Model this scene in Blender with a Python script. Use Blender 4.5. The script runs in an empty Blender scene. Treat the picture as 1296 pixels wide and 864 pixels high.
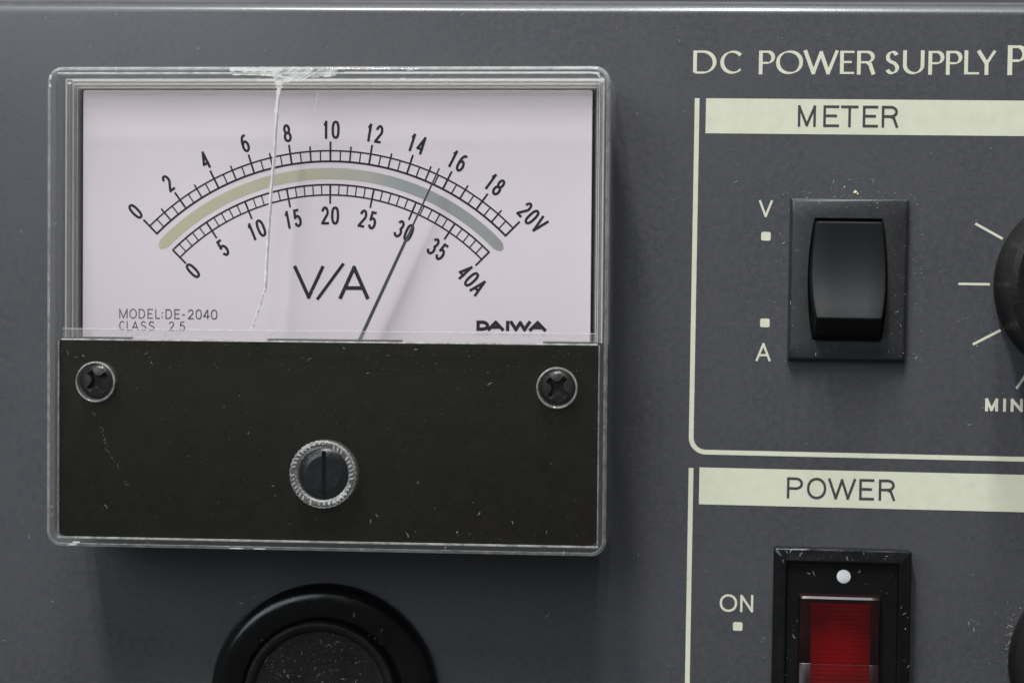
import bpy, math, random
from math import sin, cos, pi, radians, sqrt
from mathutils import Vector, Matrix

random.seed(7)
scene = bpy.context.scene
col = scene.collection
MM = 0.001
BASE = 68.0                      # mm from the feet of the supply to the middle of the framed area

# ------------------------------------------------------------------ camera
def W(x, y, h):                  # panel millimetres (right, up, out of the panel) -> world metres
    return Vector((x * MM, -h * MM, (y + BASE) * MM))
def Wd(x, y, h):
    return Vector((x, -h, y))

cam = bpy.data.cameras.new("camera"); camo = bpy.data.objects.new("camera", cam); col.objects.link(camo)
v = Wd(-0.09009908, -0.02688039, -0.99556999).normalized()
up = Wd(-0.01785878, 0.99951858, -0.02537078).normalized()
rt = v.cross(up).normalized(); up = rt.cross(v)
camo.matrix_world = Matrix.Translation(W(20.616, 6.151, 227.8)) @ Matrix((rt, up, -v)).transposed().to_4x4()
cam.sensor_width = 36.0; cam.lens = 36.0 * 2700 / 1296
cam.clip_start = 0.01; cam.clip_end = 50
cam.dof.use_dof = True; cam.dof.focus_distance = 0.222; cam.dof.aperture_fstop = 22
scene.camera = camo

# ------------------------------------------------------------------ world and lamps
world = bpy.data.worlds.new("World"); scene.world = world; world.use_nodes = True
world.node_tree.nodes["Background"].inputs[0].default_value = (0.92, 0.97, 1.0, 1)
world.node_tree.nodes["Background"].inputs[1].default_value = 0.10

def area(name, pos, aim, sx, sy, power, colour, long_axis):
    l = bpy.data.lights.new(name, 'AREA'); l.shape = 'RECTANGLE'; l.size = sx; l.size_y = sy
    l.energy = power; l.color = colour
    o = bpy.data.objects.new(name, l); col.objects.link(o)
    z = (Vector(pos) - Vector(aim)).normalized()
    y = Vector(long_axis); y = (y - z * y.dot(z)).normalized(); x = y.cross(z)
    o.matrix_world = Matrix.Translation(Vector(pos)) @ Matrix((x, y, z)).transposed().to_4x4()
    return o
aim = W(0, 0, 0)
area("ceiling_tube", (-0.22, -0.62, 1.22), aim, 0.10, 0.60, 20.0, (1.0, 0.98, 0.95), (0, 1, 0))
area("second_ceiling_tube", (0.06, -0.40, 1.5), aim, 0.10, 0.9, 20.0, (0.94, 0.97, 1.0), (0, 1, 0))
area("fill_light", (-0.85, -1.25, 0.75), aim, 1.1, 0.8, 12.0, (0.86, 0.93, 1.0), (0, 0, 1))  # added soft fill from the left front, not a known window

scene.view_settings.view_transform = 'Standard'; scene.view_settings.look = 'None'
scene.view_settings.exposure = 0.0; scene.view_settings.gamma = 1.0
scene.cycles.caustics_reflective = True; scene.cycles.caustics_refractive = True
scene.cycles.max_bounces = 16; scene.cycles.transmission_bounces = 12; scene.cycles.transparent_max_bounces = 24
scene.cycles.sample_clamp_indirect = 4.0

# ------------------------------------------------------------------ materials
def mat(name): 
    m = bpy.data.materials.new(name); m.use_nodes = True
    nt = m.node_tree; return m, nt, nt.nodes, nt.links, nt.nodes["Principled BSDF"]
def objcoord(N, L, scale):
    tc = N.new("ShaderNodeTexCoord"); mp = N.new("ShaderNodeMapping")
    L.new(tc.outputs["Object"], mp.inputs[0])
    mp.inputs["Scale"].default_value = scale if hasattr(scale, '__len__') else (scale,) * 3
    return mp.outputs[0]
def noise(N, L, vec, scale, detail=3, rough=.6):
    n = N.new("ShaderNodeTexNoise"); n.inputs["Scale"].default_value = scale
    n.inputs["Detail"].default_value = detail; n.inputs["Roughness"].default_value = rough
    L.new(vec, n.inputs["Vector"]); return n.outputs["Fac"]
def ramp(N, L, fac, stops):
    r = N.new("ShaderNodeValToRGB"); e = r.color_ramp.elements
    while len(e) > 1: e.remove(e[-1])
    e[0].position, e[0].color = stops[0][0], (*stops[0][1], 1)
    for p, c in stops[1:]:
        k = e.new(p); k.color = (*c, 1)
    L.new(fac, r.inputs[0]); return r.outputs[0]
def g(v): return (v, v, v)
def simple(name, colour, rough, spec=.5, var=.15, bump=0, bscale=4000, metal=0, blotch=120, coat=0, rvar=1):
    m, nt, N, L, P = mat(name)
    vec = objcoord(N, L, 1)
    f = noise(N, L, vec, blotch, 5)
    c = ramp(N, L, f, [(.3, tuple(k * (1 - var) for k in colour)), (.7, tuple(min(1, k * (1 + var)) for k in colour))])
    L.new(c, P.inputs["Base Color"])
    r = ramp(N, L, noise(N, L, vec, blotch * 3.1, 4), [(.3, g(max(0, rough - .06 * rvar))), (.7, g(min(1, rough + .08 * rvar)))])
    L.new(r, P.inputs["Roughness"])
    P.inputs["Specular IOR Level"].default_value = spec; P.inputs["Metallic"].default_value = metal
    P.inputs["Coat Weight"].default_value = coat
    if bump:
        b = N.new("ShaderNodeBump"); b.inputs["Strength"].default_value = bump; b.inputs["Distance"].default_value = 0.00005
        L.new(noise(N, L, vec, bscale, 2), b.inputs["Height"]); L.new(b.outputs[0], P.inputs["Normal"])
    return m

def paint_mat():
    m, nt, N, L, P = mat("dark_grey_enamel")
    vec = objcoord(N, L, 1)
    a = noise(N, L, vec, 60, 5); fine = noise(N, L, vec, 3500, 2, .7); mid = noise(N, L, vec, 1400, 3, .7)
    mx = N.new("ShaderNodeMath"); mx.operation = 'MULTIPLY_ADD'; L.new(fine, mx.inputs[0]); mx.inputs[1].default_value = .5
    L.new(a, mx.inputs[2])
    c = ramp(N, L, mx.outputs[0], [(.55, (.036, .0400, .0455)), (.95, (.053, .0572, .0635))])
    tint = N.new("ShaderNodeMixRGB"); tint.blend_type = 'MIX'
    L.new(ramp(N, L, mid, [(.42, g(0)), (.60, g(.7))]), tint.inputs[0]); L.new(c, tint.inputs[1]); tint.inputs[2].default_value = (.062, .055, .064, 1)
    L.new(tint.outputs[0], P.inputs["Base Color"])
    L.new(ramp(N, L, mid, [(.3, g(.40)), (.7, g(.5))]), P.inputs["Roughness"]); P.inputs['Coat Weight'].default_value = .6; P.inputs['Coat Roughness'].default_value = .16
    P.inputs["Specular IOR Level"].default_value = .45
    L.new(ramp(N, L, noise(N, L, objcoord(N, L, (1, 1, .45)), 75, 6, .65), [(.38, g(.17)), (.62, g(.24))]), P.inputs['Coat Roughness'])
    b = N.new("ShaderNodeBump"); b.inputs["Strength"].default_value = .4; b.inputs["Distance"].default_value = 0.00004
    L.new(fine, b.inputs["Height"]); L.new(b.outputs[0], P.inputs["Normal"])
    return m
M_PAINT = paint_mat()
M_CASE = simple("case_sheet_metal", (.085, .08, .09), .5, var=.12, bump=.3)
M_CREAM = simple("cream_silkscreen_ink", (.57, .572, .455), .6, spec=.3, var=.05, blotch=700)
M_INK_GREY = simple("dark_ink", (.045, .045, .05), .6, spec=.3, var=.1)
M_DIALINK = simple("dial_black_ink", (.018, .016, .018), .55, spec=.3, var=.1)
M_DIALINK_SOFT = simple("dial_grey_ink", (.075, .07, .07), .6, spec=.3, var=.15, blotch=2000)
M_DIAL = simple("dial_lavender_enamel", (.665, .60, .65), .55, spec=.3, var=.02, blotch=60)
M_PLATE = simple("satin_black_plate", (.0088, .0076, .0056), .5, spec=.18, var=.2, bump=.3, bscale=3000, blotch=500)
M_HOUSING = simple("black_housing_plastic", (.014, .014, .014), .5, var=.2)
M_SATIN = simple("satin_black_plastic", (.021, .0212, .022), .42, spec=.5, var=.15, bump=.2, bscale=5000, blotch=500)
M_ROCKER = simple("smooth_black_plastic", (.009, .0095, .0105), .55, spec=.16, var=.06, bump=.2, bscale=6000, blotch=400, rvar=.15)
M_DISC = simple("adjuster_grey_plastic", (.008, .009, .011), .3, var=.35, blotch=500)
M_GLOSS = simple("gloss_black_plastic", (.005, .005, .005), .2, spec=.36, var=.3, blotch=250)
M_GAP = simple("dark_recess", (.003, .003, .003), .7, spec=.1, var=.1)
M_KNOB = simple("knob_black_plastic", (.0085, .008, .0075), .42, spec=.3, var=.35, bump=.8, bscale=2500, blotch=300)
M_SCREW = simple("black_oxide_steel", (.035, .033, .032), .3, metal=.5, var=.4, blotch=900)
M_POINTER = simple("pointer_grey_lacquer", (.05, .055, .06), .4, var=.1)
M_WHITE = simple("white_paint_dot", (.60, .61, .63), .4, var=.03)
M_DUST = simple("dust", (.42, .43, .40), .9, spec=.1, var=.45, blotch=900)
M_SCUFF = simple("scuffed_enamel", (.10, .105, .11), .6, var=.3, blotch=900)
M_CRUMB = simple("pale_crumb", (.62, .58, .42), .8, var=.2)

def band_mat():                  # mirror band: painted reflection, gold on the left half, silver on the right
    m, nt, N, L, P = mat("scale_painted_reflection")
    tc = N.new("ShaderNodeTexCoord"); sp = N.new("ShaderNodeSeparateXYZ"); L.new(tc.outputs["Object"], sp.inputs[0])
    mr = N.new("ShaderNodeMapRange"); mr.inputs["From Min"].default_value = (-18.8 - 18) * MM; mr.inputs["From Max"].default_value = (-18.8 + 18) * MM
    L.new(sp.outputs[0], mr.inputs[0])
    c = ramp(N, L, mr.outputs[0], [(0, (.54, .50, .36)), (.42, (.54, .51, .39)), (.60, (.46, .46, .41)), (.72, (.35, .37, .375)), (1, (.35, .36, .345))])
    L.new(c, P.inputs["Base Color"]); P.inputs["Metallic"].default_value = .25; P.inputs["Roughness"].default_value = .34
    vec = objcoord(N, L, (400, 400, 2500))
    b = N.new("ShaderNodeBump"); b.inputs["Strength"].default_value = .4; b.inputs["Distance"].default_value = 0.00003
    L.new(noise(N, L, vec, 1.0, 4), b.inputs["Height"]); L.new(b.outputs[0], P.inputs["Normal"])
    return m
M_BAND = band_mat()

def clear_mat(name, base_t, refl, rough, tint=(.985, .985, .98), fog=0.0, even=False):
    m, nt, N, L, P = mat(name); N.remove(P)
    out = N["Material Output"]
    t = N.new("ShaderNodeBsdfTransparent"); t.inputs[0].default_value = (*tint, 1)
    gl = N.new("ShaderNodeBsdfGlossy"); gl.inputs["Roughness"].default_value = rough
    fr = N.new("ShaderNodeFresnel"); fr.inputs[0].default_value = 1.49
    mu = N.new("ShaderNodeMath"); mu.operation = 'MULTIPLY'; mu.inputs[1].default_value = refl; mu.use_clamp = True
    ge = N.new("ShaderNodeNewGeometry"); inv = N.new("ShaderNodeMath"); inv.operation = 'SUBTRACT'; inv.inputs[0].default_value = 1
    L.new(ge.outputs["Backfacing"], inv.inputs[1]); m0 = N.new("ShaderNodeMath"); m0.operation = 'MULTIPLY'
    L.new(fr.outputs[0], m0.inputs[0]); L.new(inv.outputs[0], m0.inputs[1])
    L.new(m0.outputs[0], mu.inputs[0])
    mx = N.new("ShaderNodeMixShader"); L.new(mu.outputs[0], mx.inputs[0]); L.new(t.outputs[0], mx.inputs[1]); L.new(gl.outputs[0], mx.inputs[2])
    last = mx.outputs[0]
    if fog:
        d = N.new("ShaderNodeBsdfDiffuse"); d.inputs[0].default_value = (.88, .88, .87, 1)
        tr = N.new("ShaderNodeBsdfTranslucent"); tr.inputs[0].default_value = (.84, .84, .83, 1)
        a = N.new("ShaderNodeMixShader"); a.inputs[0].default_value = .45; L.new(d.outputs[0], a.inputs[1]); L.new(tr.outputs[0], a.inputs[2])
        vec = objcoord(N, L, 1)
        f = ramp(N, L, noise(N, L, vec, 900, 5, .7), [(.35, g(fog * (.9 if even else .35))), (.65, g(min(1, fog * (1.1 if even else 1.5))))])
        m2 = N.new("ShaderNodeMixShader"); L.new(f, m2.inputs[0]); L.new(last, m2.inputs[1]); L.new(a.outputs[0], m2.inputs[2]); last = m2.outputs[0]
    L.new(last, out.inputs[0]); return m
M_PANE = clear_mat("clear_pane", 1, 1.0, .03)
M_EDGE_SHINE = clear_mat("clear_edge_highlight", 1, 1.6, .12, fog=.34)  # pale film painting the bright lines along clear edges
M_FROST_SHINE = clear_mat("frosted_chip_and_highlight", 1, 1.5, .2, fog=.5)  # frosted chips, also painted bright edge lines
M_INNER = clear_mat('inner_wall_acrylic', 1, 1.4, .12, fog=.15, even=True)
M_LIP = clear_mat('lip_highlight', 1, 2.0, .1, fog=.55, even=True)
M_RIB = clear_mat('ribbed_acrylic', 1, 2.5, .08, fog=.06, even=True)
M_CRACK_GLINT = clear_mat('fracture_and_glint', 1, 2.0, .08, fog=.93, even=True)  # crack faces, also white painted in for glints on clear edges
M_FROST_THIN_SHINE = clear_mat("faint_crack_and_highlight", 1, 1.2, .25, fog=.16)  # faint crack, also painted shine on the cover edge
def glass_mat(name, ior=1.49, rough=.02, tint=(.975, .977, .97), straight=.45):
    m, nt, N, L, P = mat(name); N.remove(P)
    gs = N.new("ShaderNodeBsdfGlass"); gs.inputs["IOR"].default_value = ior; gs.inputs["Roughness"].default_value = rough
    gs.inputs[0].default_value = (*tint, 1)
    t = N.new("ShaderNodeBsdfTransparent"); t.inputs[0].default_value = (*tint, 1)
    mx = N.new("ShaderNodeMixShader"); mx.inputs[0].default_value = straight
    L.new(gs.outputs[0], mx.inputs[1]); L.new(t.outputs[0], mx.inputs[2])
    d = N.new('ShaderNodeBsdfDiffuse'); d.inputs[0].default_value = (.8, .8, .79, 1); m2 = N.new('ShaderNodeMixShader'); m2.inputs[0].default_value = .04
    L.new(mx.outputs[0], m2.inputs[1]); L.new(d.outputs[0], m2.inputs[2]); L.new(m2.outputs[0], N["Material Output"].inputs[0])
    return m
M_GLASS = glass_mat("clear_acrylic", straight=.84)
M_LENS = None
def lens_mat():
    m, nt, N, L, P = mat("red_translucent_plastic")
    vec = objcoord(N, L, 1)
    w = N.new("ShaderNodeTexWave"); w.wave_type = 'BANDS'; w.bands_direction = 'Z'; w.inputs["Scale"].default_value = 700
    w.inputs["Distortion"].default_value = 1.0; L.new(vec, w.inputs["Vector"])
    c = ramp(N, L, noise(N, L, vec, 260, 3), [(.35, (.02, .001, .0015)), (.65, (.045, .0015, .002))])
    L.new(c, P.inputs["Base Color"])
    P.inputs["Roughness"].default_value = .26; P.inputs["Specular IOR Level"].default_value = .35
    P.inputs["Subsurface Weight"].default_value = 0
    # small neon lamp glowing behind the lens
    tc = N.new("ShaderNodeTexCoord"); di = N.new("ShaderNodeVectorMath"); di.operation = 'DISTANCE'; L.new(tc.outputs["Object"], di.inputs[0])
    di.inputs[1].default_value = tuple(W(34.9, -32.2, 3)); gm = N.new("ShaderNodeMapRange"); gm.inputs["From Min"].default_value = 0.0002
    gm.inputs["From Max"].default_value = 0.0046; gm.inputs["To Min"].default_value = .08; gm.inputs["To Max"].default_value = .015; gm.interpolation_type = 'SMOOTHSTEP'
    L.new(di.outputs["Value"], gm.inputs[0]); L.new(gm.outputs[0], P.inputs["Emission Strength"]); P.inputs["Emission Color"].default_value = (1, .004, .004, 1)
    b = N.new("ShaderNodeBump"); b.inputs["Strength"].default_value = .2; b.inputs["Distance"].default_value = 0.00005
    L.new(w.outputs["Fac"], b.inputs["Height"]); L.new(b.outputs[0], P.inputs["Normal"])
    return m
M_LENS = lens_mat()
def smoked_mat():
    m, nt, N, L, P = mat("smoked_red_plastic")
    P.inputs["Specular IOR Level"].default_value = .25; P.inputs["Base Color"].default_value = (.012, .004, .0045, 1); P.inputs["Roughness"].default_value = .3
    return m
M_SMOKED = smoked_mat()

# ------------------------------------------------------------------ mesh helpers (panel millimetres)
def ident(x, y, h): return x, y, h
MA = 0.0075; MCX, MCY = -18.3, 3.2
def inmeter(x, y, h):
    return (MCX + x * cos(MA) - y * sin(MA), MCY + x * sin(MA) + y * cos(MA), h)

def clean(p):
    o = [p[0]]
    for q in p[1:]:
        if abs(q[0] - o[-1][0]) + abs(q[1] - o[-1][1]) > 1e-5: o.append(q)
    return o
def split_sharp(pts, lim, ext):
    pts = clean(pts); runs = [[pts[0]]]
    for i in range(1, len(pts)):
        runs[-1].append(pts[i])
        if i < len(pts) - 1:
            a = math.atan2(pts[i][1] - pts[i - 1][1], pts[i][0] - pts[i - 1][0]); b = math.atan2(pts[i + 1][1] - pts[i][1], pts[i + 1][0] - pts[i][0])
            d = abs((b - a + pi) % (2 * pi) - pi)
            if d > radians(lim): runs.append([pts[i]])
    out = []
    for k, q in enumerate(runs):
        q = list(q)
        def e(a, b):
            dx, dy = a[0] - b[0], a[1] - b[1]; l = sqrt(dx * dx + dy * dy) or 1; return (a[0] + dx / l * ext, a[1] + dy / l * ext)
        if k > 0: q[0] = e(q[0], q[1])
        if k < len(runs) - 1: q[-1] = e(q[-1], q[-2])
        out.append(q)
    return out

class MB:
    def __init__(s, f=ident): s.v = []; s.f = []; s.fn = f
    def p(s, x, y, h): s.v.append(W(*s.fn(x, y, h))); return len(s.v) - 1
    def loop(s, pts, h):
        if hasattr(h, '__len__'): return [s.p(a, b, c) for (a, b), c in zip(pts, h)]
        return [s.p(a, b, h) for a, b in pts]
    def bridge(s, a, b):
        n = len(a)
        for i in range(n): s.f.append((a[i], a[(i + 1) % n], b[(i + 1) % n], b[i]))
    def cap(s, a, rev=False): s.f.append(tuple(reversed(a)) if rev else tuple(a))
    def loft(s, stages, cap0=True, cap1=True):     # stages [(pts, h)], from back to front
        ls = [s.loop(p, h) for p, h in stages]
        for a, b in zip(ls, ls[1:]): s.bridge(a, b)
        if cap0: s.cap(ls[0], True)
        if cap1: s.cap(ls[-1])
        return ls
    def tube_loop(s, stages):                      # closed ring solid: last stage joins the first
        ls = [s.loop(p, h) for p, h in stages]
        for a, b in zip(ls, ls[1:] + ls[:1]): s.bridge(a, b)
    def lathe(s, cx, cy, prof, seg=96, cap0=True, cap1=True, wob=None):
        st = []
        for k, (r, h) in enumerate(prof):
            pts = []
            for i in range(seg):
                a = 2 * pi * i / seg
                rr = r * (1 + (wob(a, k) if wob else 0))
                pts.append((cx + rr * cos(a), cy + rr * sin(a)))
            st.append((pts, h))
        s.loft(st, cap0, cap1)
    def box(s, x0, x1, y0, y1, h0, h1, b=0):
        r = [(x0, y0), (x1, y0), (x1, y1), (x0, y1)]
        if b:
            q = [(x0 + b, y0 + b), (x1 - b, y0 + b), (x1 - b, y1 - b), (x0 + b, y1 - b)]
            s.loft([(r, h0), (r, h1 - b), (q, h1)])
        else: s.loft([(r, h0), (r, h1)])
    def ribbon(s, pts, w, h, closed=False, wf=None):
        n = len(pts); L_, R_ = [], []
        def d(i, j):
            dx, dy = pts[j][0] - pts[i][0], pts[j][1] - pts[i][1]; q = sqrt(dx * dx + dy * dy) or 1e-9
            return dx / q, dy / q
        for i in range(n):
            if closed: a, b = d((i - 1) % n, i), d(i, (i + 1) % n)
            else: a = d(i - 1, i) if i else d(0, 1); b = d(i, i + 1) if i < n - 1 else a
            tx, ty = a[0] + b[0], a[1] + b[1]; q = sqrt(tx * tx + ty * ty)
            if q < 1e-6: tx, ty, q = b[0], b[1], 1
            tx, ty = tx / q, ty / q
            k = 1 / max(.38, tx * b[0] + ty * b[1])
            ww = w[i] if hasattr(w, '__len__') else w
            if wf: ww = ww * wf(tx, ty)
            o = ww / 2 * k
            L_.append(s.p(pts[i][0] - ty * o, pts[i][1] + tx * o, h)); R_.append(s.p(pts[i][0] + ty * o, pts[i][1] - tx * o, h))
        for i in range(n if closed else n - 1):
            j = (i + 1) % n; s.f.append((R_[i], R_[j], L_[j], L_[i]))
    def poly(s, pts, h): s.f.append(tuple(s.loop(pts, h)))
    def build(s, name, material, parent=None, smooth=35, kind=None, label=None):
        me = bpy.data.meshes.new(name); me.from_pydata([tuple(q) for q in s.v], [], s.f); me.update()
        c = sum((q for q in s.v), Vector()) / max(1, len(s.v))
        if smooth:
            for q in me.polygons: q.use_smooth = True
            me.set_sharp_from_angle(angle=radians(smooth))
        if material: me.materials.append(material)
        o = bpy.data.objects.new(name, me); col.objects.link(o)
        if parent: o.parent = parent
        if kind: o["kind"] = kind
        if label: o["label"] = label
        return o

def rrect(x0, x1, y0, y1, r, seg=8):
    r = max(r, 1e-3); pts = []
    for cx, cy, a0 in ((x1 - r, y0 + r, -90), (x1 - r, y1 - r, 0), (x0 + r, y1 - r, 90), (x0 + r, y0 + r, 180)):
        for i in range(seg + 1):
            a = radians(a0 + 90 * i / seg); pts.append((cx + r * cos(a), cy + r * sin(a)))
    return pts
def rbevel(x0, x1, y0, y1, r, h0, h1, b, seg=8, n=4):   # stages of a slab with rounded front edge
    st = [(rrect(x0, x1, y0, y1, r, seg), h0)]
    for i in range(n + 1):
        a = pi / 2 * i / n; o = b * (1 - cos(a))
        st.append((rrect(x0 + o, x1 - o, y0 + o, y1 - o, max(r - o, .02), seg), h1 - b + b * sin(a)))
    return st

# ------------------------------------------------------------------ stroke lettering
def arc(cx, cy, rx, ry, a0, a1, n=14, e=2.0):
    o = []
    for i in range(n + 1):
        a = radians(a0 + (a1 - a0) * i / n); c, s_ = cos(a), sin(a)
        o.append((cx + rx * math.copysign(abs(c) ** (2 / e), c), cy + ry * math.copysign(abs(s_) ** (2 / e), s_)))
    return o
GLY = {
 '0': [('c', arc(.5, .5, .5, .5, 0, 360, 28, 2.5)[:-1])],
 'O': [('c', arc(.5, .5, .5, .51, 0, 360, 32, 2.1)[:-1])],
 '1': [('o', [(.22, .80), (.36, .83), (.5, .90), (.6, 1.0), (.6, 0)])],
 '2': [('o', arc(.5, .70, .44, .30, 172, -25, 14) + [(.07, .04), (.05, 0), (1, 0)])],
 '3': [('o', arc(.47, .745, .42, .255, 160, -78, 14)), ('o', arc(.47, .265, .5, .265, 80, -165, 16))],
 '4': [('o', [(.74, 0), (.74, 1), (.0, .27), (1.0, .27)])],
 '5': [('o', [(.92, 1), (.2, 1), (.12, .54)] + arc(.48, .315, .48, .315, 130, -160, 16))],
 '6': [('c', arc(.5, .31, .46, .31, 0, 360, 24)[:-1]), ('o', arc(.62, .45, .58, .55, 188, 66, 12))],
 '8': [('c', arc(.5, .75, .40, .25, 0, 360, 22)[:-1]), ('c', arc(.5, .265, .49, .265, 0, 360, 24)[:-1])],
 'A': [('o', [(0, 0), (.5, 1), (1, 0)]), ('o', [(.17, .31), (.83, .31)])],
 'V': [('o', [(0, 1), (.5, 0), (1, 1)])],
 '/': [('o', [(0, -.04), (1, 1.08)])],
 'M': [('o', [(0, 0), (0, 1), (.5, .02), (1, 1), (1, 0)])],
 'D': [('c', [(0, 0), (0, 1), (.4, 1)] + arc(.42, .5, .58, .5, 85, -85, 16) + [(.4, 0)])],
 'E': [('o', [(1, 1), (0, 1), (0, 0), (1, 0)]), ('o', [(0, .52), (.93, .52)])],
 'L': [('o', [(0, 1), (0, 0), (1, 0)])],
 ':': [('o', [(.5, .06), (.5, .22)]), ('o', [(.5, .56), (.5, .72)])],
 '-': [('o', [(.1, .42), (.9, .42)])],
 '.': [('o', [(.5, -.03), (.5, .11)])],
 'C': [('o', arc(.54, .5, .54, .5, 42, 318, 24))],
 'S': [('o', arc(.5, .745, .42, .255, 25, 180, 12) + [(.12, .64), (.3, .55), (.7, .47), (.9, .35)] + arc(.48, .265, .48, .265, 0, -155, 14))],
 'W': [('o', [(0, 1), (.26, 0), (.5, .97), (.74, 0), (1, 1)])],
 'I': [('o', [(.5, 0), (.5, 1)])],
 'P': [('o', [(0, 0), (0, 1), (.55, 1)] + arc(.55, .735, .45, .265, 85, -85, 12) + [(.55, .47), (0, .47)])],
 'R': [('o', [(0, 0), (0, 1), (.55, 1)] + arc(.55, .755, .42, .245, 85, -85, 12) + [(.55, .51), (0, .51)]), ('o', [(.55, .51), (.78, .42), (1, 0)])],
 'U': [('o', [(0, 1), (0, .38)] + arc(.5, .38, .5, .38, 180, 360, 16) + [(1, 1)])],
 'Y': [('o', [(0, 1), (.5, .46), (1, 1)]), ('o', [(.5, .48), (.5, 0)])],
 'T': [('o', [(0, 1), (1, 1)]), ('o', [(.5, 1), (.5, 0)])],
 'N': [('o', [(0, 0), (0, 1), (1, 0), (1, 1)])],
}
def optima(tx, ty):
    a = math.atan2(ty, tx) - radians(20)
    return .36 + .74 * abs(sin(a))
def draw(mb, items, y, cap, w, h, wf=None, rot=0, ox=0, oy=0, skew=0):
    """items [(char, x0, x1)] outer extents in mm; baseline y; drawn in ink w wide at height h"""
    c, s_ = cos(rot), sin(rot); k = 0
    for ch, x0, x1 in items:
        a0, a1 = x0 + w / 2, x1 - w / 2
        for kind, pts in GLY[ch]:
            q = []
            for px, py in pts:
                X = a0 + (a1 - a0) * px; Y = y + w / 2 + (cap - w) * py
                if ch in 'CSOUV0AWMNY12345680/' and False: pass
                q.append((ox + X * c - Y * s_, oy + X * s_ + Y * c))
            if kind == 'c' and not (wf and ch == 'D'): mb.ribbon(clean(q), w, h + k * .001, closed=True, wf=wf); k += 1
            else:
                if kind == 'c': q = q + [q[0]]
                q = clean(q)
                def ext(e, f, pe, pf):
                    if not (pe[1] in (0, 1) and abs(pe[1] - pf[1]) > .1) and not (pe[0] in (0, 1) and abs(e[1] - f[1]) < 1e-6 and abs(pe[1] - pf[1]) < 1e-6): return e
                    dx, dy = e[0] - f[0], e[1] - f[1]; l = sqrt(dx * dx + dy * dy); return (e[0] + dx / l * w * .48, e[1] + dy / l * w * .48)
                if kind == 'o': q0, q1 = ext(q[0], q[1], pts[0], pts[1]), ext(q[-1], q[-2], pts[-1], pts[-2]); q[0], q[-1] = q0, q1
                for run in split_sharp(q, 40 if wf else 75, w * (.32 if wf else .42)):
                    mb.ribbon(run, w, h + k * .001, wf=wf); k += 1
    return mb
def spaced(text, x0, adv, wid):
    out = []; x = x0
    for ch in text:
        cw = wid * (.45 if ch in '.:' else .55 if ch == 'I' else 1)
        if ch != ' ': out.append((ch, x, x + cw))
        x += cw + adv if ch != ' ' else wid * .7
    return out

# ------------------------------------------------------------------ THE POWER SUPPLY
root = bpy.data.objects.new("dc_power_supply", None); col.objects.link(root)
root.location = (0, 0, 0)
root["label"] = "dark grey power supply front panel with V/A needle meter, rocker switches and cream lettering"
root["category"] = "power supply"

PX0, PX1, PY0, PY1 = -74, 96, -64, 36.25
mb = MB()
st = [(rrect(PX0, PX1, PY0, PY1, 2.0), -5)]
for o, hh in ((0, -1.1), (.03, -.95), (.10, -.80), (.22, -.62), (.62, -.24), (.74, -.14), (.88, -.06), (1.05, -.015), (1.25, 0)):
    st.append((rrect(PX0 + o, PX1 - o, PY0 + o, PY1 - o, 2.0 - o * .8), hh))
mb.loft(st)
panel = mb.build("front_panel", M_PAINT, root, smooth=60)
mb = MB()
mb.loft([(rrect(PX0 - .5, PX1 + .5, PY0 - .5, PY1 + .9, 2.2), -215), (rrect(PX0 - .5, PX1 + .5, PY0 - .5, PY1 + .9, 2.2), -6.0), (rrect(PX0, PX1, PY0, PY1 + .4, 2.0), -5.4)])
case = mb.build("case", M_CASE, root, smooth=40)
for fx in (PX0 + 15, PX1 - 15):
    for fh in (-20, -195):
        mb = MB(); r = [(6, PY0 - .4), (7, PY0 - 4.0)]
        st = []
        for rad, yy in ((6.5, PY0 - .45), (7, PY0 - 1.5), (6.3, PY0 - 4)):
            st.append([mb.p(fx + rad * cos(2 * pi * i / 24), yy, fh + rad * sin(2 * pi * i / 24)) for i in range(24)])
        for a, b in zip(st, st[1:]): mb.bridge(a, b)
        mb.cap(st[-1]); mb.build("rubber_foot", M_HOUSING, case)

# --- printed markings on the panel
H0 = .02
def zx(z): return 18.85 + (z - 80) * .02862
mb = MB()
T = [('D', 80, 165), ('C', 180, 265), ('P', 322, 380), ('O', 385, 483), ('W', 486, 612), ('E', 619, 671), ('R', 681, 746),
     ('S', 783, 835), ('U', 848, 925), ('P', 940, 997), ('P', 1004, 1062), ('L', 1070, 1124), ('Y', 1117, 1183)]
slope = (31.30 - 31.22) / 31.0
for ch, a, b in T:
    x0, x1 = zx(a), zx(b)
    draw(mb, [(ch, x0, x1)], 28.66 + (x0 - 18.8) * .004, 2.58, .37, H0, wf=optima)
mb.build("title_lettering", M_CREAM, panel, 0)
mb = MB(); draw(mb, [('P', zx(1226), zx(1226) + 1.95)], 28.78, 3.2, .46, H0, wf=optima)
mb.build("title_lettering", M_CREAM, panel, 0)

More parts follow.
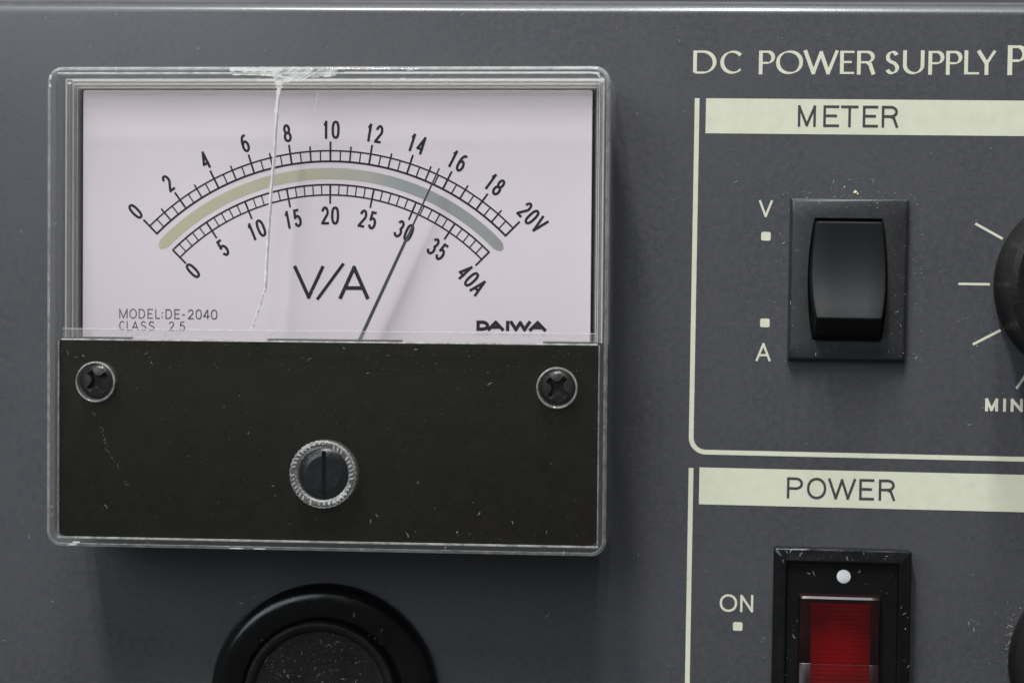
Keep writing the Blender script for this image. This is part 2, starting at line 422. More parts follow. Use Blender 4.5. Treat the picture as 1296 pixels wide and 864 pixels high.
mb = MB()
def corner(cx, cy, r): return [(cx + r * cos(radians(a)), cy + r * sin(radians(a))) for a in range(180, 271, 9)]
mb.ribbon([(19.33, 26.14)] + corner(19.33 + 1.55, -11.40 + 1.55, 1.55) + [(86, -11.40)], .50, H0)
mb.build("printed_border", M_CREAM, panel, 0)
mb = MB(); mb.ribbon([(19.38, -13.12)] + corner(19.38 + 1.55, -50 + 1.55, 1.55) + [(86, -50)], .50, H0)
mb.build("printed_border", M_CREAM, panel, 0)
for y0, y1 in ((22.44, 26.14), (-16.97, -13.04)):
    mb = MB(); mb.poly([(20.27, y0), (86, y0), (86, y1), (20.27, y1)], H0); mb.build("printed_bar", M_CREAM, panel, 0)
mb = MB()
def zm(z): return 29.96 + (z - 460) * .02862
draw(mb, [('M', zm(460), zm(526)), ('E', zm(553), zm(611)), ('T', zm(617), zm(681)), ('E', zm(697), zm(753)), ('R', zm(766), zm(826))], 23.22, 2.27, .27, H0 + .02)
mb.build("meter_lettering", M_INK_GREY, panel, 0)
mb = MB()
def zp(z): return 29.55 + (z - 416) * .0292
draw(mb, [('P', zp(416), zp(474)), ('O', zp(488), zp(558)), ('W', zp(564), zp(664)), ('E', zp(676), zp(730)), ('R', zp(746), zp(805))], -16.1, 2.24, .27, H0 + .02)
mb.build("power_lettering", M_INK_GREY, panel, 0)
for nm, items, y, cap, w in (("switch_lettering", [('V', 26.05, 27.5)], 13.63, 1.80, .23), ("switch_lettering", [('A', 26.0, 27.58)], -1.62, 1.95, .23),
                             ("switch_lettering", [('O', 22.67, 24.52), ('N', 24.85, 26.22)], -28.36, 1.85, .24),
                             ("knob_lettering", [('M', 50.08, 51.42), ('I', 51.93, 52.25), ('N', 52.72, 53.98)], -6.44, 1.38, .30),):
    mb = MB(); draw(mb, items, y, cap, w, H0); mb.build(nm, M_CREAM, panel, 0)
for x, y in ((26.84, 11.62), (26.9, 2.45), (24.63, -29.9)):
    mb = MB(); mb.poly(rrect(x - .5, x + .5, y - .46, y + .46, .18, 4), H0); mb.build("printed_square", M_CREAM, panel, 0)
KX, KY = 60.3, 6.9
for deg in (151.4, 180, 208.6, 237.2, 265.8, 294.4):
    a = radians(deg); mb = MB()
    r0, r1 = (10.0, 13.25 if deg < 230 else 12.95)
    mb.ribbon([(KX + r0 * cos(a), KY + r0 * sin(a)), (KX + r1 * cos(a), KY + r1 * sin(a))], .26, H0); mb.build("dial_tick", M_CREAM, panel, 0)

# ------------------------------------------------------------------ panel meter
X, YT, YB, R0 = 29.1, 24.85, -24.75, 1.5
mb = MB(inmeter)
mb.loft(rbevel(-28.0, 28.0, -23.9, 23.7, 1.0, .05, 5.3, .3))
mb.loft(rbevel(-28.0, 28.0, -23.8, -3.35, .3, 5.35, 9.9, .2))
meter = mb.build("panel_meter", M_HOUSING, root, label="moving needle V/A meter in a clear plastic cover with a long crack")
mb = MB(inmeter); mb.loft(rbevel(-28.12, 28.12, -23.85, -3.28, .25, 9.95, 10.7, .12)); plate = mb.build("black_plate", M_PLATE, meter)
for x0, x1 in ((-25.7, -20.6), (-6.2, 7.8), (22.4, 27.6)):
    mb = MB(inmeter); mb.box(x0, x1, -3.27, -3.02, 9.6, 10.5, .05); mb.build("plate_tab", M_HOUSING, meter)
mb = MB(inmeter); mb.loft(rbevel(-27.05, 27.0, -3.6, 22.95, .2, 5.35, 6.0, .06)); dial = mb.build("dial_plate", M_DIAL, meter)

# dial print
HD = 6.015; CX, CY = -.48, -10.7
def pol(r, deg): a = radians(deg); return (CX + r * sin(a), CY + r * cos(a))
mb = MB(inmeter)
for r, w in ((27.33, .17), (26.22, .22), (23.78, .19), (22.70, .17)):
    mb.ribbon([pol(r, -45.2 + 90.4 * i / 90) for i in range(91)], w, HD)
for i in range(41):
    a = -45 + 90 * i / 40
    if i % 4 == 0: r1, w = 28.3, .21
    elif i % 2 == 0: r1, w = 27.85, .18
    else: r1, w = 27.33, .14
    mb.ribbon([pol(26.15, a), pol(r1, a)], w, HD + .002)
    r0, w = (21.78, .20) if i % 5 == 0 else (22.70, .13)
    mb.ribbon([pol(r0, a), pol(23.8, a)], w, HD + .002)
mb.build("scale_markings", M_DIALINK, meter, 0)
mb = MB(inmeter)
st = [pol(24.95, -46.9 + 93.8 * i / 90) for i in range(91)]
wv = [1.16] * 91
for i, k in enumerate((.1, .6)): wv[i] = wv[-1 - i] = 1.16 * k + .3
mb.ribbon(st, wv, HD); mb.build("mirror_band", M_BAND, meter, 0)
mb = MB(inmeter)
def numeral(t, r, deg, cap=1.92):
    a = radians(deg); wd, gap = .88, .19
    tot = sum(wd * (1.12 if c == 'V' or c == 'A' else 1) for c in t) + gap * (len(t) - 1); x = -tot / 2; it = []
    for c in t:
        q = wd * (1.12 if c in 'VA' else 1); it.append((c, x, x + q)); x += q + gap
    ox, oy = pol(r - cap / 2, deg)
    draw(mb, it, 0, cap, .275, HD, rot=-a, ox=ox, oy=oy)
for i in range(10): numeral(str(2 * i), 29.52, -45 + 9 * i)
numeral('20V', 29.55, 46.2)
for i in range(8): numeral(str(5 * i), 20.55 if i else 20.72, -45 + 11.25 * i)
numeral('40A', 20.5, 47.2)
mb.build("numerals", M_DIALINK, meter, 0)
mb = MB(inmeter)
draw(mb, [('V', -4.35, -1.07)], 1.08, 3.48, .38, HD); draw(mb, [('/', -1.98, 1.16)], .98, 3.75, .34, HD + .004)
draw(mb, [('A', .50, 3.72)], 1.10, 3.5, .40, HD + .008); mb.build("unit_lettering", M_DIALINK, meter, 0)
mb = MB(inmeter)
def zd(z): return -23.07 + (z - 380) * .02502
row = [('M', 380, 416), ('O', 424, 456), ('D', 464, 492), ('E', 502, 526), ('L', 536, 556), (':', 558, 574), ('D', 580, 608), ('E', 618, 642), ('-', 648, 668),
       ('2', 676, 702), ('0', 710, 736), ('4', 742, 770), ('0', 776, 803)]
draw(mb, [(c, zd(a), zd(b)) for c, a, b in row], -1.16, 1.03, .105, HD)
row = [('C', 380, 404), ('L', 412, 430), ('A', 434, 464), ('S', 472, 498), ('S', 506, 534), ('2', 594, 618), ('.', 622, 636), ('5', 640, 665)]
draw(mb, [(c, zd(a), zd(b)) for c, a, b in row], -2.42, .99, .105, HD)
mb.build("model_lettering", M_DIALINK_SOFT, meter, 0)
mb = MB(inmeter)
def zw(z): return 15.07 + (z - 660) * .0260
draw(mb, [('D', zw(660), zw(712)), ('A', zw(704), zw(772)), ('I', zw(772) , zw(772) + .74), ('W', zw(794), zw(880)), ('A', zw(872), zw(942))], -2.1, 1.08, .36, HD)
mb.build("maker_lettering", M_DIALINK, meter, 0)

# pointer
mb = MB(inmeter)
def along(t, o=0):               # t from 0 bottom to 1 tip
    x0, y0, x1, y1 = 2.65, -4.2, 11.36, 14.7; q = sqrt((x1 - x0) ** 2 + (y1 - y0) ** 2)
    return (x0 + (x1 - x0) * t - o * (y1 - y0) / q, y0 + (y1 - y0) * t + o * (x1 - x0) / q)
def rod(t0, t1, w0, w1, h0, h1):
    a = [along(t0, w0 / 2), along(t0, -w0 / 2), along(t1, -w1 / 2), along(t1, w1 / 2)]
    mb.loft([(a, h0), (a, h1)])
rod(0, .60, .34, .29, 8.3, 8.6); rod(.60, .64, .29, .2, 8.3, 8.55); rod(.64, 1, .2, .17, 8.35, 8.5)
mb.build("pointer", M_POINTER, meter)

# clear cover
def ring(name, outer, inner, mat_, parent=meter, **k):
    mb = MB(inmeter); mb.tube_loop([(rrect(*r), h) for r, h in outer] + [(rrect(*r), h) for r, h in reversed(inner)]); return mb.build(name, mat_, parent, **k)
def rr(o, r): return (-X + o, X - o, YB + o, YT - o, r)
cover = ring("clear_cover", [(rr(-.05, R0), .03), (rr(0, R0), 11.6), (rr(.06, R0 - .05), 11.82), (rr(.2, R0 - .15), 11.96), (rr(.35, R0 - .3), 12.0)],
     [(rr(.85, .9), .03), (rr(.92, .9), 11.0), (rr(.92, .9), 12.0)], M_GLASS)
mb = MB(inmeter)
mb.loft([(rrect(-X + .94, X - .94, YB + .94, YT - .94, .85), 11.0), (rrect(-X + .94, X - .94, YB + .94, YT - .94, .85), 11.97)])
pane = mb.build("window_pane", M_PANE, meter)
# inner wall steps beside and above the dial
def uframe(name, xo, xi, yo, yi, yb, h0, h1, m, b=.12, dxr=0):
    mb = MB(inmeter)
    def U(o):
        a, c = xo - o, xi + o
        return [(-a, yb), (-c, yb), (-c, yi + o), (c + dxr, yi + o), (c + dxr, yb), (a + dxr, yb), (a + dxr, yo - o), (-a, yo - o)]
    mb.loft([(U(0), h0), (U(0), h1 - b), (U(b), h1)], True, True)
    # split caps into quads
    fs = [f for f in mb.f if len(f) == 8]; mb.f = [f for f in mb.f if len(f) != 8]
    for f in fs:
        n = list(f)
        if n[0] > n[-1]: n = n[::-1]
        for q in ((0, 1, 2, 7), (7, 2, 3, 6), (6, 3, 4, 5)):
            mb.f.append(tuple(n[i] for i in q))
    return mb.build(name, m, meter)
uframe("window_frame", 28.32, 27.98, 23.95, 23.62, -3.2, 5.35, 8.0, M_INNER, .05)
uframe("window_frame", 27.96, 27.64, 23.60, 23.32, -3.2, 5.35, 7.1, M_INNER, .05)
uframe("window_frame", 27.62, 27.38, 23.30, 23.06, -3.2, 5.35, 6.4, M_INNER, .05)
uframe("frame_lip_highlight", 28.34, 28.20, 23.97, 23.84, -3.2, 8.01, 8.06, M_LIP, .01)  # bright line along the frame edge put in as a pale strip
for x0, x1, y, w, h, m in ((-27.6, -8, 23.76, .14, 8.02, M_LIP), (-8, 27.9, 23.78, .22, 8.02, M_CRACK_GLINT), (-27.3, 4, 23.46, .14, 7.12, M_LIP), (4, 27.4, 23.46, .18, 7.12, M_CRACK_GLINT), (-27.2, 27.2, 23.18, .12, 6.42, M_LIP)):  # whiter bars paint in the light gathered by the clear rim
    mb = MB(inmeter); mb.box(x0, x1 - .05, y - w / 2, y + w / 2, h, h + .08, .01); mb.build("frame_lip_highlight", m, meter)
def blob(x, y, h, a, b):  # white patches painted in for refraction glints on the cover edges
    mb = MB(inmeter); n = 14
    mb.poly([(x + a * random.uniform(.6, 1.1) * cos(2 * pi * i / n), y + b * random.uniform(.6, 1.1) * sin(2 * pi * i / n)) for i in range(n)], h); mb.build("edge_chip_and_glint", M_CRACK_GLINT, meter, 0)
blob(28.05, 23.75, 8.2, .34, .36); blob(27.6, 24.15, 12.03, .3, .12); blob(-28.7, 23.75, 12.03, .14, .3); blob(-28.75, 22.9, 12.03, .12, .22); blob(-27.9, 23.5, 8.2, .3, .14); blob(-25.9, -24.3, 12.03, .5, .14); blob(-26.3, -24.55, 12.03, .6, .08); blob(-9, -24.62, 12.03, .8, .07); blob(-6.6, -24.62, 12.03, .9, .06)
mb = MB(inmeter); bar_ = [(2, 24.2), (8, 24.2), (18, 24.2), (27.2, 24.2), (27.8, 24.05), (28.1, 23.7)]; mb.ribbon(bar_, .15, 12.05); mb.build("edge_highlight", M_CRACK_GLINT, meter, 0)  # bright line along the top edge painted white
uframe("frame_lip_highlight", 27.84, 27.74, 23.50, 23.40, -3.2, 7.11, 7.15, M_LIP, .01)
uframe("frame_lip_highlight", 27.60, 27.52, 23.20, 23.12, -3.2, 6.41, 6.45, M_LIP, .01)
mb = MB(inmeter)      # refracting lower lip of the window
p0 = [(-28.1, 9.4)]
def lip(y0, y1, ha, hb, hback):
    a = [(-27.3, y0), (28.0, y0), (28.0, y1), (-27.3, y1)]
    mb.loft([(a, hback), (a, [ha, ha, hb, hb])])
lip(-3.22, -2.2, 12.03, 12.25, 11.99)
mb.build("window_lip", M_GLASS, meter)
# bright edge lines of the clear cover, painted as pale strips
mb = MB(inmeter)
mb.tube_loop([(rrect(*rr(.02, R0)), 11.75), (rrect(*rr(.30, R0 - .2)), 12.02), (rrect(*rr(.38, R0 - .25)), 12.0)])
mb.build("edge_highlight", M_FROST_THIN_SHINE, meter)
def bar(mb, x0, x1, y0, y1, h0, h1): mb.box(x0, x1, y0, y1, h0, h1, .03)
mb = MB(inmeter); bar(mb, -27.5, 28.1, -3.34, -3.2, 11.8, 12.04); mb.build("edge_highlight", M_FROST_SHINE, meter)
mb = MB(inmeter); bar(mb, -27.3, 28.0, -2.2, -2.12, 11.98, 12.27); mb.build("edge_highlight", M_EDGE_SHINE, meter)
mb = MB(inmeter); bar(mb, -28.22, -28.1, -23.9, -3.4, 10.3, 10.95); mb.build("edge_highlight", M_EDGE_SHINE, meter)
mb = MB(inmeter); bar(mb, 28.12, 28.24, -23.9, -3.4, 10.3, 10.95); mb.build("edge_highlight", M_EDGE_SHINE, meter)
mb = MB(inmeter); bar(mb, -28.2, 28.2, -24.02, -23.86, 10.3, 10.95); mb.build("edge_highlight", M_FROST_SHINE, meter)
mb = MB(inmeter); bar(mb, -28.0, 28.0, 24.12, 24.24, 11.2, 12.03); mb.build("edge_highlight", M_FROST_SHINE, meter)

# the crack
def jitter_line(pts, n, amp):
    out = []
    for (a, b), (c, d) in zip(pts, pts[1:]):
        for i in range(n): 
            t = i / n; out.append((a + (c - a) * t + random.uniform(-amp, amp), b + (d - b) * t))
    out.append(pts[-1]); return out
mb = MB(inmeter)
cp = [(-4.75, 23.9), (-4.8, 22.6), (-5.05, 20.75), (-5.25, 17.12), (-5.48, 14), (-5.71, 10.65), (-5.95, 7), (-6.09, 4.18), (-6.16, 2.15), (-6.49, 1.34), (-7.06, -.54), (-7.62, -2.05)]
line = jitter_line(cp, 9, .03); n = len(line)
wd = []
for i, (x, y) in enumerate(line):
    w = .20
    if y > 18: w = .22 + ((y - 18) / 6) ** 1.5 * .75
    if 3 < y < 6: w = .30
    if y < 2: w = .12
    wd.append(w * .72 * random.uniform(.5, 1.5))
mb.ribbon(line, wd, 11.985)
fr = [mb.p(x, y, 11.975) for x, y in line]; bk = [mb.p(x + .07, y, 11.05) for x, y in line]
for i in range(n - 1): mb.f.append((fr[i], fr[i + 1], bk[i + 1], bk[i]))
mb.build("crack", M_CRACK_GLINT, meter, 0)
mb = MB(inmeter); l3 = jitter_line([(-9.9, 24.55), (-7.9, 24.5), (-6.4, 24.45), (-4.4, 24.5)], 10, .05); mb.ribbon(l3, [random.uniform(.2, .45) for _ in l3], 12.06); mb.build("edge_chip_and_glint", M_CRACK_GLINT, meter, 0)
mb = MB(inmeter); l3 = jitter_line([(-9.6, 24.02), (-7.0, 24.0), (-5.4, 23.9), (-3.4, 23.6)], 8, .04); mb.ribbon(l3, [random.uniform(.08, .22) for _ in l3], 12.06); mb.build("edge_chip_and_glint", M_CRACK_GLINT, meter, 0)
mb = MB(inmeter); l3 = jitter_line([(-5.1, 24.3), (-4.9, 23.6), (-4.82, 22.9)], 8, .08); mb.ribbon(l3, [random.uniform(.3, .8) for _ in l3], 12.07); mb.build("edge_chip_and_glint", M_CRACK_GLINT, meter, 0)
mb = MB(inmeter)
top = [(-9.9, 24.72), (-7.5, 24.75), (-5, 24.74), (-2, 24.72), (.2, 24.66), (1.3, 24.5)]
bot = [(-9.9, 24.35), (-7.5, 24.25), (-5.6, 23.85), (-4.5, 23.1), (-1.6, 23.7), (1.1, 23.9)]
def dense(p, n=9):
    o = []
    for (a, b), (c, d) in zip(p, p[1:]):
        for i in range(n): o.append((a + (c - a) * i / n, b + (d - b) * i / n + random.uniform(-.09, .09)))
    return o + [p[-1]]
a = [mb.p(x, y, 12.02 + random.uniform(0, .03)) for x, y in dense(top)]; b = [mb.p(x, y, 12.01 + random.uniform(0, .04)) for x, y in dense(bot)]
c = [mb.p(x, y + .3, 11.2) for x, y in dense(bot)]
for i in range(len(a) - 1): mb.f.append((b[i], b[i + 1], a[i + 1], a[i])); mb.f.append((c[i], c[i + 1], b[i + 1], b[i]))
mb.build("edge_chip_and_glint", M_FROST_SHINE, meter, 0)
mb = MB(inmeter); l2 = jitter_line([(-.7, 23.0), (-.85, 21.6), (-1.2, 19.8)], 8, .03); mb.ribbon(l2, .16, 11.985); mb.build("crack", M_FROST_THIN_SHINE, meter, 0)
for x, y, q, l in ((7, 23.45, .4, 1.2), (8.4, 24.4, .3, .8)):
    mb = MB(inmeter); mb.ribbon(jitter_line([(x, y), (x + l, y + .15)], 6, .03), .14, 12.03); mb.build("edge_chip_and_glint", M_FROST_SHINE, meter, 0)

# screws
def xr(a, c, rho, lim):
    best = lim
    for ax in (0, 90, 180, 270):
        d = (a - radians(ax) + pi) % (2 * pi) - pi
        if cos(d) > 0 and abs(c * sin(d)) < rho: best = min(best, c * cos(d) - sqrt(rho * rho - (c * sin(d)) ** 2))
    return best
def screw(cx, cy, rot):
    mb = MB(inmeter); seg = 96
    def circ(r): return [(cx + r * cos(2 * pi * i / seg), cy + r * sin(2 * pi * i / seg)) for i in range(seg)]
    def cross(rho, lim): return [(cx + xr(2 * pi * i / seg + rot, 1.2, rho, lim) * cos(2 * pi * i / seg), cy + xr(2 * pi * i / seg + rot, 1.2, rho, lim) * sin(2 * pi * i / seg)) for i in range(seg)]
    mb.loft([(circ(1.8), 10.75), (circ(1.8), 11.0), (circ(1.66), 11.25), (circ(1.38), 11.42), (cross(.56, 1.32), 11.46), (cross(.60, 1.26), 11.40), (cross(.72, .95), 10.8)], True, True)
    # scalloped lobes between the recess arms
    mb.build("screw", M_SCREW, meter, 30)
    mb = MB(inmeter)
    prof = [(2.08, 10.75), (2.1, 11.9), (2.04, 12.12), (1.93, 12.16), (1.84, 12.05), (1.80, 10.75)]
    mb.lathe(cx, cy, prof, 72); mb.f = [f for f in mb.f if len(f) == 4]
    mb.build("screw_collar", M_GLASS, meter)
    mb = MB(inmeter); mb.lathe(cx, cy, [(2.1, 12.05), (2.06, 12.17), (1.97, 12.19), (1.93, 12.15)], 72, False, False)
    mb.build("screw_collar", M_EDGE_SHINE, meter)  # bright edge line of the clear collar, painted as a pale film
screw(-23.88, -7.64, .12); screw(23.98, -7.68, -.08)

# zero-adjust screw with ribbed clear ring
kx, ky = .04, -16.82
mb = MB(inmeter); seg = 160
def rib(a, k): return 0.012 * sin(a * 40) * (1 if k in (3, 4) else 0) + (.02 * sin(a * 40) if k in (5,) else 0)
mb.lathe(kx, ky, [(3.48, 10.75), (3.46, 12.2), (3.36, 12.5), (3.12, 12.62), (2.86, 12.5), (2.66, 12.15), (2.62, 10.75)], seg, False, False, rib)
n_ = len(mb.v) // 7
mb.bridge(list(range(6 * n_, 7 * n_)), list(range(n_)))
mb.build("adjuster_ring", M_GLASS, meter)
for prof in ([(3.47, 12.22), (3.42, 12.42), (3.30, 12.58)], [(2.84, 12.5), (2.74, 12.36), (2.66, 12.18)]):
    mb = MB(inmeter); mb.lathe(kx, ky, prof, seg, False, False, lambda a, k: .010 * sin(a * 40)); mb.build("adjuster_ring", M_EDGE_SHINE, meter)  # bright edge lines of the clear ring, painted as a pale film
mb = MB(inmeter); mb.lathe(kx, ky, [(3.3, 12.6), (3.12, 12.64), (2.84, 12.52)], seg, False, False, lambda a, k: (.022 if k == 1 else 0) * sin(a * 36)); mb.build("adjuster_ring", M_RIB, meter, 20)
mb = MB(inmeter)
for i in range(44):
    a = 2 * pi * i / 44
    if abs(sin(a)) > .93 or random.random() < .12: continue
    r0_, r1_ = 2.86 + random.uniform(0, .05), 3.24 + random.uniform(-.08, .06)
    mb.ribbon([(kx + r0_ * cos(a), ky + r0_ * sin(a)), (kx + r1_ * cos(a + .05), ky + r1_ * sin(a + .05))], random.uniform(.10, .20), 12.66)
mb.build("ring_ribs", M_LIP, meter, 0, kind="stuff")
mb = MB(inmeter)
mb.lathe(kx, ky, [(2.58, 10.75), (2.58, 11.5), (2.4, 11.68), (1.8, 11.8)], 72, True, False)
# top disc split by a slot
hw = .21
for sg in (-1, 1):
    pts = [(kx + sg * hw, ky - 1.775), (kx + sg * hw, ky + 1.775)]
    arc_ = [(kx + sg * 1.8 * cos(t), ky + 1.8 * sin(t)) for t in [math.asin(1.775 / 1.8) * (1 - 2 * i / 24) for i in range(25)]]
    poly = arc_ + [pts[0], pts[1]]
    if sg > 0: poly = list(reversed(poly))
    mb.poly(poly, 11.8)
mb.build("adjuster_screw", M_DISC, meter)
mb = MB(inmeter); mb.box(kx - .2, kx + .2, ky - 2.35, ky + 2.35, 11.6, 11.83); mb.build("screw_slot", M_GAP, meter)

# ------------------------------------------------------------------ meter selector rocker
mb = MB()
bx0, bx1, by0, by1 = 29.3, 41.65, -1.42, 15.7
st = rbevel(bx0, bx1, by0, by1, .45, .02, 1.25, .22)
def barrel(t, grow=0):            # outline of the rocker well, t around
    return None
ap = []
def well(o):
    P_ = []
    L_ = [(0, 1.0), (.15, .955), (.3, .965), (.5, 1.0), (.7, .99), (.85, .95), (1, .88)]
    yb, yt = .75 - o, 13.5 + o; cx_ = 35.42
    left = []
    for i in range(13):
        t = i / 12; half = 3.45 + .62 * sin(pi * min(1, max(0, t)) ) ** .8 + o
        left.append((half, yb + (yt - yb) * t))
    rgt = [(cx_ + h_, y_) for h_, y_ in left]; lf = [(cx_ - h_, y_) for h_, y_ in reversed(left)]
    return rgt + lf
# resample bezel loops to match well vertex count
def resample(pts, ref):
    cx_, cy_ = 35.42, 7.1; out = []
    x0, x1 = min(p[0] for p in pts), max(p[0] for p in pts); y0, y1 = min(p[1] for p in pts), max(p[1] for p in pts)
    for (x, y) in ref:
        rx0, rx1 = min(p[0] for p in ref), max(p[0] for p in ref); ry0, ry1 = min(p[1] for p in ref), max(p[1] for p in ref)
        t = (y - ry0) / (ry1 - ry0); out.append((x1 if x > cx_ else x0, y0 + (y1 - y0) * t))
    return out
wl = well(0)
stages = []
for p_, h_ in [((bx0, bx1, by0, by1), .02), ((bx0 + .05, bx1 - .05, by0 + .05, by1 - .05), .75), ((bx0 + .12, bx1 - .12, by0 + .12, by1 - .12), 1.0), ((bx0 + .25, bx1 - .25, by0 + .25, by1 - .25), 1.16), ((bx0 + .45, bx1 - .45, by0 + .45, by1 - .45), 1.25)]:
    x0, x1, y0, y1 = p_; stages.append((resample([(x0, y0), (x1, y1)], wl), h_))
stages += [(well(.12), 1.27), (wl, 1.12), (well(-.03), .05)]
mb.loft(stages, True, True)
sel = mb.build("meter_switch", M_SATIN, root, 40, label="black rocker switch between the V and A marks")
mb = MB()
# rocker: sections along y, each with half width and height of the face, rounded arrises
secs = [(13.28, 3.28, .9), (13.22, 3.36, 1.75), (13.05, 3.42, 2.0), (11.5, 3.62, 1.92), (9.7, 3.78, 2.0), (7.8, 3.86, 2.32), (6.0, 3.80, 2.95), (4.5, 3.62, 3.68), (3.5, 3.44, 4.26), (3.2, 3.38, 4.38), (3.0, 3.34, 4.3), (2.9, 3.34, 4.1), (2.2, 3.40, 3.0), (1.4, 3.42, 2.2), (1.05, 3.40, 1.4), (1.0, 3.38, .6)]
rows = []
for y, hw_, hh in secs:
    rows.append([mb.p(35.46 + sx * 1.0, y, h_) for sx, h_ in
        [(-hw_ - .22, .3), (-hw_ - .12, max(.35, hh - .9)), (-hw_, max(.4, hh - .22)), (-hw_ + .08, hh - .07), (-hw_ + .28, hh), (-hw_ * .5, hh - .05), (0, hh - .07), (hw_ * .5, hh - .05), (hw_ - .28, hh), (hw_ - .08, hh - .07), (hw_, max(.4, hh - .22)), (hw_ + .12, max(.35, hh - .9)), (hw_ + .22, .3)]])
for a, b in zip(rows, rows[1:]):
    for i in range(12): mb.f.append((a[i], b[i], b[i + 1], a[i + 1]))
mb.build("rocker", M_ROCKER, sel, 32)

# ------------------------------------------------------------------ power switch
mb = MB()
ax0, ax1, ay0, ay1 = 28.25, 42.6, -46.5, -21.2
def rc(o, r=.3): return rrect(ax0 + o, ax1 - o, ay0 + o, ay1 - o, r, 4)
mb.loft([(rc(0), .02), (rc(0), 2.0), (rc(.12), 2.15), (rc(1.15, .2), 2.5), (rc(1.3, .2), 2.45), (rc(1.45, .15), 1.9)], True, True)
psw = mb.build("power_switch", M_GLOSS, root, 30, label="black illuminated rocker switch with red lens and white dot beside ON")
mb = MB(); mb.lathe(35.58, -24.02, [(.72, 1.9), (.72, 1.93), (.66, 1.96)], 40); mb.build("indicator_dot", M_WHITE, psw)
rx0, rx1 = 30.97, 39.4
mb = MB()
def rsec(yh, n=1):
    return None
prs = [(-25.85, 1.95), (-25.9, 2.7), (-26.02, 3.1), (-26.25, 3.28), (-27.5, 3.2), (-30, 3.1), (-33.0, 3.15), (-33.06, 3.12), (-33.12, 3.18), (-36, 3.7), (-40, 4.8), (-44, 5.8), (-44.6, 4.9), (-44.7, 1.95)]
rows = []
for y, hh in prs:
    rows.append([mb.p(x, y, h_) for x, h_ in ((rx0 - .05, 1.92), (rx0, max(1.93, hh - .35)), (rx0 + .1, max(1.94, hh - .1)), (rx0 + .32, hh), (rx0 + 1.0, hh + .0), (rx1 - 1.0, hh), (rx1 - .32, hh), (rx1 - .1, max(1.94, hh - .1)), (rx1, max(1.93, hh - .35)), (rx1 + .05, 1.92))])
for a, b in zip(rows, rows[1:]):
    for i in range(9): mb.f.append((a[i], b[i], b[i + 1], a[i + 1]))
mb.build("rocker", M_SMOKED, psw, 35)
mb = MB()
rows = []
for y, hh in [(-26.55, 3.24), (-27.5, 3.22), (-30, 3.12), (-33.04, 3.17)]:
    rows.append([mb.p(x, y, hh + .015) for x in (32.2, 33.2, 34.4, 35.3, 36.4, 37.4, 38.35)])
for a, b in zip(rows, rows[1:]):
    for i in range(6): mb.f.append((a[i], b[i], b[i + 1], a[i + 1]))
rows = []
for y, hh in [(-33.1, 3.19), (-36, 3.7), (-40, 4.8), (-43.3, 5.62)]:
    rows.append([mb.p(x, y, hh + .02) for x in (32.2, 33.2, 34.4, 35.3, 36.4, 37.4, 38.35)])
for a, b in zip(rows, rows[1:]):
    for i in range(6): mb.f.append((a[i], b[i], b[i + 1], a[i + 1]))
mb.build("red_lens", M_LENS, psw)

# ------------------------------------------------------------------ knobs
def knob(cx, cy, r, ang, label):
    mb = MB(); seg = 240
    def flute(a, k): return (.0015 * sin(a * 60) if k in (3,) else 0)
    mb.lathe(cx, cy, [(r + .12, .15), (r + .15, 1.1), (r - .25, 1.7), (r - .35, 9.5), (r - .25, 10.2), (r - .9, 10.6), (r - 1.6, 10.5), (r - 2.0, 10.2), (0.5, 10.15)], seg, True, True, flute)
    k = mb.build("control_knob", M_KNOB, root, 35, label=label)
    mb = MB(); a = radians(ang)
    mb.ribbon([(cx + (r - 5) * cos(a), cy + (r - 5) * sin(a)), (cx + (r - 2.1) * cos(a), cy + (r - 2.1) * sin(a))], .7, 10.25); mb.build("pointer_line", M_CREAM, k, 0)
knob(KX + .1, KY, 9.65, 60, "black control knob right of the V and A switch, ringed by cream ticks")
knob(62.6, -32.6, 9.5, 40, "black control knob right of the red power switch")

# ------------------------------------------------------------------ cigarette-lighter socket
mb = MB(); sx, sy = -19.8, -38.85
mb.lathe(sx, sy, [(12.35, .02), (12.45, .6), (12.2, 1.3), (11.8, 1.85), (11.2, 2.15), (10.6, 2.2), (9.0, 2.0), (8.6, 1.7), (8.5, 1.2)], 128, True, True)
sock = mb.build("accessory_socket", M_GLOSS, root, 50, label="round black socket flange with a push-in cap under the meter")
mb = MB(); mb.lathe(sx - .15, sy + .15, [(8.35, 1.15), (8.35, 2.3), (8.15, 2.55), (7.9, 2.6), (7.55, 2.5), (7.3, 2.3), (7.2, 2.15), (.4, 2.1)], 128, True, True)
mb.build("socket_cap", M_KNOB, sock, 40)

# ------------------------------------------------------------------ dust and lint
def speck(mb, x, y, h, s):
    n = random.choice((3, 4, 5)); a0 = random.uniform(0, 6.28)
    b = [mb.p(x + s * random.uniform(.5, 1.1) * cos(a0 + 6.28 * i / n), y + s * random.uniform(.5, 1.1) * sin(a0 + 6.28 * i / n), h) for i in range(n)]
    t = mb.p(x, y, h + s * .6)
    for i in range(n): mb.f.append((b[i], b[(i + 1) % n], t))
def lint(mb, x, y, h, l):
    a = random.uniform(0, 6.28); pts = []; k = random.uniform(-1.2, 1.2)
    for i in range(7): pts.append((x, y)); x += l / 6 * cos(a); y += l / 6 * sin(a); a += k / 3
    mb.ribbon(pts, random.uniform(.02, .04), h)
def dust(name, regions, f, parent):
    mb = MB(f)
    for (x0, x1, y0, y1, h, n, nl, smax) in regions:
        for _ in range(n):
            speck(mb, random.uniform(x0, x1), random.uniform(y0, y1), h, .018 + (smax - .018) * random.random() ** 4)
        for _ in range(nl): lint(mb, random.uniform(x0, x1), random.uniform(y0, y1), h + .01, random.uniform(.12, .55))
    mb.build(name, M_DUST, parent, 0, kind="stuff")
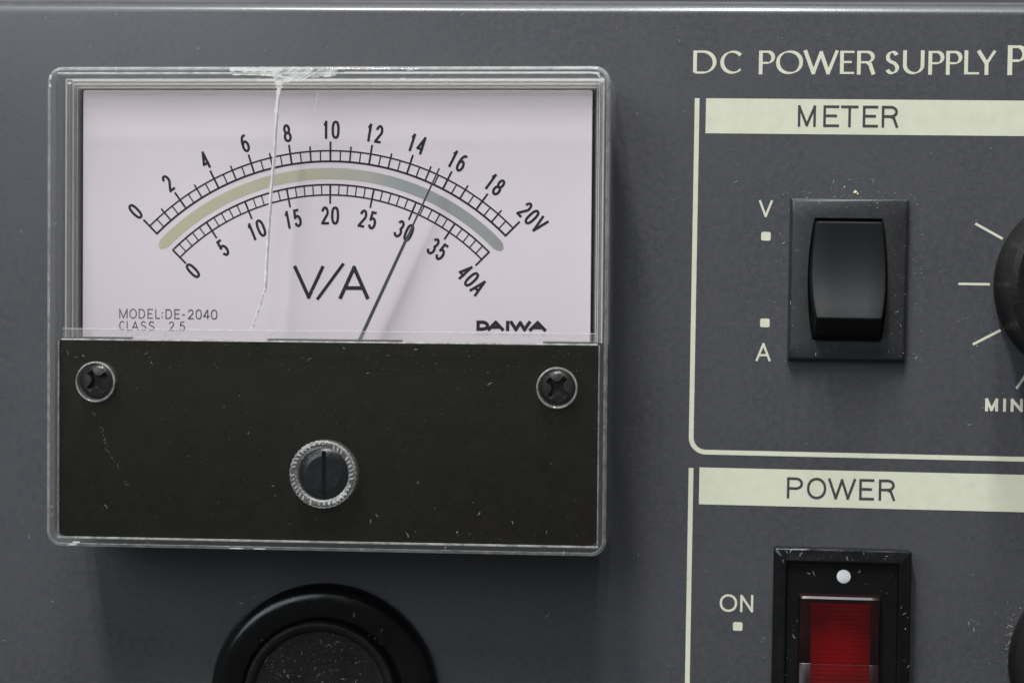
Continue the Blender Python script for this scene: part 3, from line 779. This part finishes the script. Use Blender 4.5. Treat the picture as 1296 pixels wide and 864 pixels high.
dust("dust", [(-57, 54, 30.2, 35, .01, 60, 4, .07), (-57, -49, -38, 30, .01, 40, 3, .06), (13, 54, -38, 30, .01, 260, 10, .06),
              (27.5, 43, 15.75, 16.5, .01, 70, 3, .08), (27.8, 29.2, -2, 16, .01, 60, 1, .06), (41.75, 43.5, -3, 16, .01, 110, 1, .06), (33.5, 38, 15.8, 18.5, .01, 25, 2, .08),
              (26, 28.2, -38, -22, .01, 30, 1, .06), (47, 51, -4, 17, .01, 50, 3, .05), (48, 52, -34, -26, .01, 40, 4, .06), (52.6, 54.4, -35, -26.5, .01, 160, 22, .05), (-48, 12, -38, -22.5, .01, 60, 4, .05)], ident, panel)
dust("dust", [(-28, 28, -23.7, -3.4, 10.72, 650, 14, .042), (-28, 28, -6.3, -3.4, 10.72, 320, 8, .045), (4, 20, -23.6, -21, 10.72, 50, 6, .045)], inmeter, meter)
dust("dust", [(-28, 28, -2, 23.5, 12.0, 110, 10, .045), (-28.9, 28.9, 24.1, 24.8, 12.0, 50, 6, .05), (28.3, 29, -24, 24, 12.0, 70, 3, .05), (-28.9, -28.3, -24, 24, 12.0, 40, 3, .05), (-28.9, 28.9, -24.7, -24.1, 12.0, 40, 8, .06)], inmeter, meter)
dust("dust", [(29.4, 41.5, 14.4, 15.6, 1.28, 70, 2, .05), (40, 41.5, -1, 15, 1.28, 70, 3, .05), (29.4, 31, -1, 15, 1.28, 30, 2, .05), (31, 40, -1, .6, 1.28, 30, 2, .04)], ident, sel)
dust("dust", [(28.4, 42.4, -22.3, -21.3, 2.45, 60, 7, .045), (29.6, 30.8, -38, -26, 1.92, 40, 2, .05), (30, 41, -25.7, -22.7, 1.92, 20, 3, .05), (41.3, 42.5, -38, -22, 2.45, 12, 5, .05)], ident, psw)
dust("dust", [(-26.0, -18, -38.5, -32.5, 2.15, 420, 26, .05), (-20, -13, -38, -31.5, 2.15, 120, 10, .05), (-29, -11, -33, -27.5, 2.15, 60, 8, .05)], ident, sock)
mb = MB(inmeter)
for i in range(70):
    t = random.random(); speck(mb, -24.6 + 3.6 * t + .25 * sin(t * 9) + random.gauss(0, .09), -10.8 - 7.6 * t, 10.73, random.uniform(.015, .045))
mb.build("scratch", M_DUST, meter, 0, kind="stuff")
mb = MB()
for _ in range(26):
    x, y = random.uniform(-56, 53), random.uniform(-38, 35)
    if -48 < x < 12 and y > -23: continue
    a = random.gauss(.3, .7); l = random.uniform(.5, 2.6); k = random.uniform(-.3, .3)
    mb.ribbon([(x + l * t / 5 * cos(a + k * t / 5), y + l * t / 5 * sin(a + k * t / 5)) for t in range(6)], .022, .006)
mb.build("scuffs", M_SCUFF, panel, 0, kind="stuff")
mb = MB()
speck(mb, 36.15, 16.35, .01, .26); speck(mb, 36.4, 16.2, .01, .16); speck(mb, 35.0, 16.9, .01, .09)
mb.build("crumb", M_CRUMB, panel, 0)
